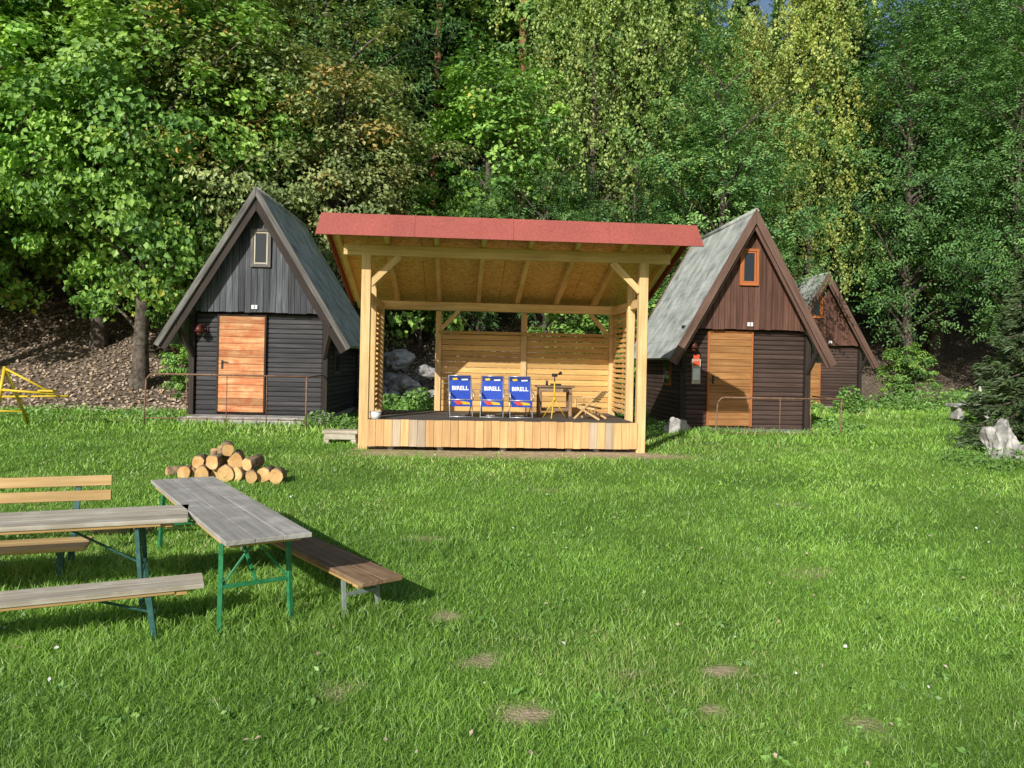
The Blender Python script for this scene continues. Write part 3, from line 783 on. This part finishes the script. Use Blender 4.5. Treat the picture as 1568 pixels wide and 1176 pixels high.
    if porch:
        mb = MB()
        mb.box((0, -.32, -.04), (2.3, .6, .1)); x = -1.25
        while x < 1.2:
            w2 = random.uniform(.2, .42); mb.box((x+w2/2, -.62+random.uniform(-.02, .02), -.09), (w2-.015, .2, .17), random.choice((0, 1))); x += w2
        mb.box((0, Ln/2, -.12), (2.5, Ln, .22))
        mb.done('porch_plinth', ['conc', 'stone'], e, .012)
    else:
        mb = MB(); mb.box((0, Ln/2-.1, -.15), (2.5, Ln, .3)); mb.done('plinth', ['conc'], e, .012)
    if rail:
        x0, x1, yy, zt2 = rail
        mb = MB(); zb2 = -.25
        mb.tube([(x0-.04, yy, zb2), (x0-.01, yy, zt2-.1), (x0+.05, yy, zt2-.02), (x0+.12, yy, zt2), (x1, yy, zt2), (x1, yy, zb2)], .015)
        mb.tube([(x1, yy, zt2), (x1+.02, -.1, zt2)], .013)
        for k in range(1, 4):
            xx = x0+(x1-x0)*k/4; mb.tube([(xx, yy, zb2), (xx, yy, zt2)], .008)
        mb.tube([(x0, yy, zb2+.28), (x1, yy, zb2+.28)], .009)
        mb.done('railing', ['rust'], e)
    return e
schL = ('greygable', 'darksid', 'barge', 'doorL', 'barge')
schR = ('brgable', 'brsid', 'brbarge', 'doorR', 'frameR')
cabin((-4.76, 14.5, .5), rad(2), 1.72, schL, -.76, .12, .04, -.06, -.98, True, (-1.5, 1.2, -1.35, .78))
c2 = cabin((4.54, 15.0, .40), rad(3.5), 1.57, schR, -.74, .12, -.02, .02, -1.0, False, (-.95, 1.3, -1.3, .66))
cabin((9.8, 24.4, .42), rad(2), 1.6, schR, -.9, -.05, -.25, .2, -1.05, False, None, False)
mb = MB(); mb.box((0, 0, 0), (.17, .02, .48)); mb.box((0, -.012, .16), (.13, .006, .1), 1); mb.box((0, -.012, -.05), (.13, .006, .22), 2)
mb.box((0, -.0, .28), (.12, .02, .1), 1)
mb.done('notice_sign', ['lighttop', 'redp', 'white'], None, .002, loc=(3.56, 14.86, 1.5), rot=(0, 0, rad(3.5)))

# ------------------------------------------------------------------ beer tables
def table(name, end, d, L, W, T, top, edge, leg, bench=False, legr=.013):
    d = Vector((d[0], d[1], 0)).normalized(); end = Vector((end[0], end[1], 0)); c = end+d*L/2
    g = Z(c.x, c.y); h = T-g
    e = empty(name, (c.x, c.y, g), math.atan2(d.y, d.x))
    mb = MB(); nb = 2 if bench else 3
    for i in range(nb):
        w = W/nb; mb.box((random.uniform(-.004, .004), -W/2+w*(i+.5), h-.013), (L, w-.0012, .026))
    mb.done('top', [top], e, .0025)
    mb = MB()
    for x in (-L/2+.12, 0, L/2-.12): mb.box((x, 0, h-.042), (.07, W*.86, .028))
    for y in (-W/2+.02, W/2-.02): mb.box((0, y, h-.036), (L-.3, .022, .018))
    mb.done('battens', [edge], e, .003)
    mb = MB()
    for sx in (-1, 1):
        x = sx*(L/2-.28); hs = W*.40
        for y in (-hs, hs):
            mb.beam((x, y, h-.05), (x+sx*.05, y*1.08, -.12), legr*2, legr*2)
        mb.beam((x, -hs, h-.06), (x, hs, h-.06), legr*2, legr*2)
        mb.beam((x+sx*.025, -hs, h*.42), (x+sx*.025, hs, h*.42), legr*1.6, legr*1.6)
        if not bench:
            mb.beam((x+sx*.02, -hs, h*.42), (x, 0, h-.07), .012, .014); mb.beam((x+sx*.02, hs, h*.42), (x, 0, h-.07), .012, .014)
        mb.beam((x+sx*.02, 0, h*.44), (x-sx*.42*(.7 if bench else 1), 0, h-.055), .02, .012)
    mb.done('folding_legs', [leg], e, .002)
    return e
table('beer_table', (-1.30, 4.20), (-.557, .83), 2.36, .47, .62, 'tabletop', 'edge', 'green')
table('beer_bench', (-.72, 4.45), (-.63, .777), 2.2, .27, .33, 'brownbench', 'edge', 'greymetal', True)
table('beer_table', (-2.02, 4.86), (-.93, -.37), 2.2, .47, .62, 'lighttop', 'edge', 'teal')
table('beer_bench', (-1.74, 4.40), (-.9, -.43), 2.2, .24, .33, 'lighttop', 'edge', 'teal', True, .015)
e = empty('bench_with_backrest', (-3.80, 5.05, Z(-3.8, 5.2)), math.atan2(.34, .94))
mb = MB()
for i in range(3): mb.box((-.05, -.27+i*.115, .21), (2.02, .105, .028))
for zz in (.455, .56): mb.box((.0, .33+(zz-.44)*.2, zz), (2.05, .028, .075))
mb.done('slats', ['yellowwood'], e, .005)
mb = MB()
for x in (-.8, .8):
    mb.beam((x, -.22, -.1), (x, -.22, .18), .04, .04); mb.beam((x, .14, -.1), (x, .14, .18), .04, .04); mb.beam((x, -.28, .18), (x, .26, .18), .04, .03)
    mb.beam((x, .24, .17), (x, .40, .58), .04, .03)
mb.done('frame', ['teal'], e, .003)
mb = MB(); mb.cyl((0, 0, -.05), (0, 0, .2), .15, .13, 12, 0, True, 0, .12); mb.cyl((.2, .1, -.05), (.2, .12, .14), .1, .09, 10, 0, True, 0, .15)
mb.done('old_stump', ['logbark'], None, .01, loc=(-3.25, 6.3, Z(-3.1, 6)))

# ------------------------------------------------------------------ log pile
mb = MB(); random.seed(3)
def log(x, y, z, r0, yw, ln=.32):
    dx = math.sin(yw)*ln/2; dy = math.cos(yw)*ln/2
    mb.cyl((x-dx, y-dy, z), (x+dx, y+dy, z+random.uniform(-.02, .02)), r0, r0*.95, 14, 0, True, 1, .1)
x = -.52
for r0, yw, dy in ((.08, -.25, .0), (.065, .3, .1), (.09, -.35, -.1), (.075, -.1, .05), (.1, -.3, -.08), (.085, .1, -.02), (.075, -.45, -.1), (.09, -.15, .02)):
    x += r0; log(x, dy, r0*.97, r0, yw); x += r0-.012
log(-.28, .03, .2, .08, -.3); log(-.02, -.04, .215, .085, -.1); log(.22, .02, .225, .095, -.35); log(.45, .0, .2, .075, .1); log(.1, .0, .35, .075, -.5, .3)
for x, hh in ((-.1, .36), (.0, .41), (-.2, .32)): mb.cyl((x, .24, .0), (x+.03, .16, hh), .055, .05, 12, 0, True, 1, .1)
log(.82, -.08, .085, .09, -.2, .26); log(-.62, .12, .06, .06, .8)
mb.done('log_pile', ['logbark', 'logend'], None, .006, loc=(-3.24, 8.6, Z(-3.2, 8.5)-.015), rot=(0, 0, -.1)).scale = (.86, .9, .98)

mb = MB(); g0 = Z(-8.2, 12.6)
mb.tube([(-.7, 0, .62), (.62, 0, .55)], .022); mb.tube([(-.35, 0, 0), (-.2, 0, .98)], .028); mb.tube([(-.2, 0, .95), (.5, .1, .57)], .018)
mb.tube([(-.7, .5, .45), (.65, .35, .5)], .018); mb.tube([(-.1, .5, 0), (-.2, 0, .95)], .025); mb.tube([(-.7, 0, .25), (.1, 0, .25)], .015)
mb.box((.5, .02, .6), (.25, .16, .025))
mb.done('yellow_seesaw', ['yellow'], None, loc=(-8.1, 12.6, g0))

def rock(name, loc, s, mat, seed, sub=4):
    import bmesh
    bm = bmesh.new(); bmesh.ops.create_icosphere(bm, subdivisions=sub, radius=1)
    for v in bm.verts:
        p = v.co.copy(); d = mnoise.noise(p*1.3+Vector((seed, 0, 0)))*.45+mnoise.noise(p*3.2+Vector((0, seed, 0)))*.2+mnoise.noise(p*8)*.06
        v.co = Vector((p.x*s[0], p.y*s[1], p.z*s[2]))*(1+d)
    me = bpy.data.meshes.new(name); bm.to_mesh(me); bm.free(); me.materials.append(M[mat])
    o = bpy.data.objects.new(name, me); COL.objects.link(o); o.location = loc; return o
rock('boulder', (7.2, 11.3, Z(7.15, 11.3)+.2), (.22, .2, .36), 'stone', 3)
rock('boulder', (7.5, 11.2, Z(7.5, 11.2)+.05), (.2, .2, .18), 'stone', 5)
rock('stone_slab', (2.98, 13.9, .5), (.2, .05, .16), 'stone', 9)
rock('stone_slab', (-3.3, 13.7, .48), (.12, .06, .14), 'stone', 11)
random.seed(12)
rh = empty('rock_heap', (-2.6, 18.6, Z(-2.6, 18.6)))
for i in range(40):
    a = random.uniform(0, 6.28); q = random.random()**.6
    x = math.cos(a)*q*2.1; y = math.sin(a)*q*1.0; s = random.uniform(.14, .36)
    o = rock('rock', (x, y, max(0, 1.25*(1-q))*random.uniform(.75, 1)+s*.1), (s*1.3, s*1.1, s*.8), 'dkstone', 20+i, 3); o.parent = rh
mb = MB(); mb.box((0, 0, .34), (1.0, .4, .09)); mb.box((-.32, 0, .15), (.14, .34, .3)); mb.box((.32, 0, .15), (.14, .34, .3))
mb.done('stone_bench', ['stone'], None, .015, loc=(11.1, 18.6, Z(11.1, 18.6)+.05))
mb = MB(); mb.tube([(0, 0, -.1), (0, 0, .8)], .04); mb.done('boundary_post', ['stone'], None, loc=(13.4, 22, Z(13.4, 22)))

# ------------------------------------------------------------------ trees
bark = M['bark']
T = {}
T['maple'] = tree_mesh('maple_tree', 'A', 11.5, 2.9, 1.7, 1, 260, 120, .155, LM_maple, bark, .2)
T['maple2'] = tree_mesh('maple_tree_b', 'A', 9, 2.2, 1.2, 2, 160, 105, .145, LM_maple, bark, .15)
T['olive'] = tree_mesh('olive_tree', 'B', 10.5, 3.0, .6, 3, 300, 105, .135, LM_olive, bark, .2)
T['olive2'] = tree_mesh('autumn_tree', 'B', 10, 2.8, .6, 4, 260, 105, .135, LM_olive, bark, .2, orange=True)
T['birch'] = tree_mesh('birch_tree', 'C', 14, 2.7, 4, 5, 850, 36, .105, LM_birch, bark, .15)
T['ybirch'] = tree_mesh('yellow_birch_tree', 'C', 17, 2.4, 4, 6, 850, 34, .12, LM_ybirch, bark, .16)
T['rob'] = tree_mesh('robinia_tree', 'D', 11, 2.8, 1.2, 7, 230, 17, .125, LM_rob, bark, .16)
T['rob2'] = tree_mesh('robinia_tree_b', 'D', 15.5, 3.5, 2.6, 8, 320, 17, .15, LM_rob, bark, .2)
T['shrub'] = tree_mesh('hazel_shrub', 'A', 3.6, 1.5, .1, 9, 90, 90, .13, LM_maple, bark, .05)
T['spruce'] = tree_mesh('spruce_tree', 'E', 17, 2.6, 2, 10, 260, 55, .26, LM_spr, bark, .2)
T['yspruce'] = tree_mesh('young_spruce', 'E', 3.4, 1.15, .05, 12, 190, 120, .09, leafmat('juniper_needles', [(.1, (.06, .095, .04)), (.5, (.12, .185, .075)), (.9, (.22, .3, .14))], (.2, .2, .08), .95, 1), bark, .05)
T['pine'] = tree_mesh('pine_tree', 'G', 19, 2.3, 12, 13, 90, 90, .18, LM_spr, M['pinebark'], .2)
for nme, k, x, y, rzz, sc in (
    ('maple_tree', 'maple', -8.9, 18.4, 0, .97), ('maple_tree', 'maple', -13.2, 18.3, 2, 1.0), ('maple_tree', 'maple2', -7.9, 19.2, 1, .85), ('maple_tree', 'maple', -11.0, 20.5, 4, 1.0),
    ('chestnut_tree', 'olive', -7.2, 19.9, 0, 1.0), ('chestnut_tree', 'olive2', -4.6, 20.2, 0, .98), ('chestnut_tree', 'olive', -9.4, 22.5, 2.5, 1.15),
    ('maple_tree', 'maple2', -.9, 22.8, 0, 1.0), ('hazel_shrub', 'shrub', -2.6, 21.8, 0, 1.3), ('robinia_tree', 'rob', -1.0, 21.8, 1.6, .5),
    ('robinia_tree', 'rob', .9, 21.8, 2.6, .6), ('birch_tree', 'birch', 2.3, 23.2, 0, 1.0), ('birch_tree', 'birch', 4.6, 25.0, 2, 1.1),
    ('robinia_tree', 'rob', 6.1, 22.6, 0, .95), ('robinia_tree', 'rob', 3.4, 22.0, 3.0, .62), ('robinia_tree', 'rob', 7.4, 27.0, 4.1, .95),
    ('birch_tree', 'ybirch', 11.4, 29.5, 0, 1.0), ('birch_tree', 'ybirch', 9.0, 29.5, 1, .85),
    ('robinia_tree', 'rob2', 14.8, 28.5, 0, .95), ('robinia_tree', 'rob2', 19.3, 29.0, 2.2, 1.05), ('robinia_tree', 'rob2', 16.9, 26.0, 4, .8),
    ('robinia_tree', 'rob2', 24, 27, 1, 1.0), ('robinia_tree', 'rob2', 13.6, 32.5, 1, 1.15), ('robinia_tree', 'rob2', 18.5, 33.5, 5, 1.2), ('robinia_tree', 'rob2', 23.5, 33.5, 3, 1.2),
    ('hazel_shrub', 'shrub', -7.2, 17.6, 1, .45), ('hazel_shrub', 'shrub', 1.7, 19.8, 3, .75), ('hazel_shrub', 'shrub', 3.0, 20.5, 4, .9),
    ('hazel_shrub', 'shrub', 7.6, 25.2, 4, .7), ('hazel_shrub', 'shrub', 13.6, 26.5, 2, .6), ('hazel_shrub', 'shrub', 18, 26.5, 3, .7),
    ('young_spruce_tree', 'yspruce', 8.2, 12.0, 0, 1.0), ('young_spruce_tree', 'yspruce', 9.7, 12.8, 2, 1.15)):
    put(nme, T[k], x, y, rzz, sc)
for x, y in ((-3.0, 25.5), (-1.8, 27), (-.2, 26), (.8, 27.5), (-2.4, 29)):
    put('pine_tree', T['pine'], x, y, random.random()*6, random.uniform(.9, 1.1))
fo = empty('distant_forest', (0, 0, 0)); random.seed(5)
for j in range(5):
    y = 27+j*3.8
    x = -1.0*y
    while x < 1.0*y:
        xx = x+random.uniform(-1.1, 1.1); yy = y+random.uniform(-1.2, 1.2)
        y0 = 18+float(sstep((xx-1)/9))*11
        if yy > y0+(3 if xx > 3 else 6):
            k = random.choice(('spruce', 'spruce', 'rob2', 'rob2', 'pine', 'maple', 'olive') if xx < 9 else ('rob2', 'rob2', 'spruce', 'spruce'))
            put('forest_tree', T[k], xx, yy, random.random()*6.28, random.uniform(.85, 1.2), parent=fo)
        x += 3.5
for (x, y) in ((-17.5, 18.5), (-21, 20), (-16, 22), (-25, 19), (-12.5, 22.5), (-19, 24), (-6, 24.5), (-9, 26)):
    put('forest_tree', T[random.choice(('maple', 'olive', 'rob2'))], x, y, random.random()*6.28, random.uniform(.95, 1.2), parent=fo)

# ------------------------------------------------------------------ light, world, camera
el, az = rad(27), rad(25)
dv = Vector((math.sin(az)*math.cos(el), math.cos(az)*math.cos(el), -math.sin(el)))
sl_ = bpy.data.lights.new('sun', 'SUN'); sl_.energy = 5.0; sl_.angle = rad(.5); sl_.color = (1, .97, .9)
so = bpy.data.objects.new('sun', sl_); COL.objects.link(so); so.rotation_euler = dv.to_track_quat('-Z', 'Y').to_euler(); so.location = (-10, -20, 20)
w = bpy.data.worlds.new('World'); S.world = w; w.use_nodes = True
nt = w.node_tree; bg = nt.nodes['Background']
sk = nt.nodes.new('ShaderNodeTexSky'); sk.sky_type = 'NISHITA'; sk.sun_disc = False; sk.sun_elevation = el; sk.sun_rotation = rad(205)
nt.links.new(sk.outputs[0], bg.inputs[0]); bg.inputs[1].default_value = .1
cd = bpy.data.cameras.new('camera'); cd.lens = 27.05; cd.sensor_width = 36; cd.clip_end = 1500; cd.clip_start = .05; cd.shift_y = -33/1568
co = bpy.data.objects.new('camera', cd); COL.objects.link(co)
co.matrix_world = Matrix.Translation((0, 0, 1.6)) @ Matrix.Rotation(rad(90), 4, 'X') @ Matrix.Rotation(.021, 4, 'Z')
S.camera = co
S.view_settings.view_transform = 'Standard'; S.view_settings.look = 'None'; S.view_settings.exposure = 0
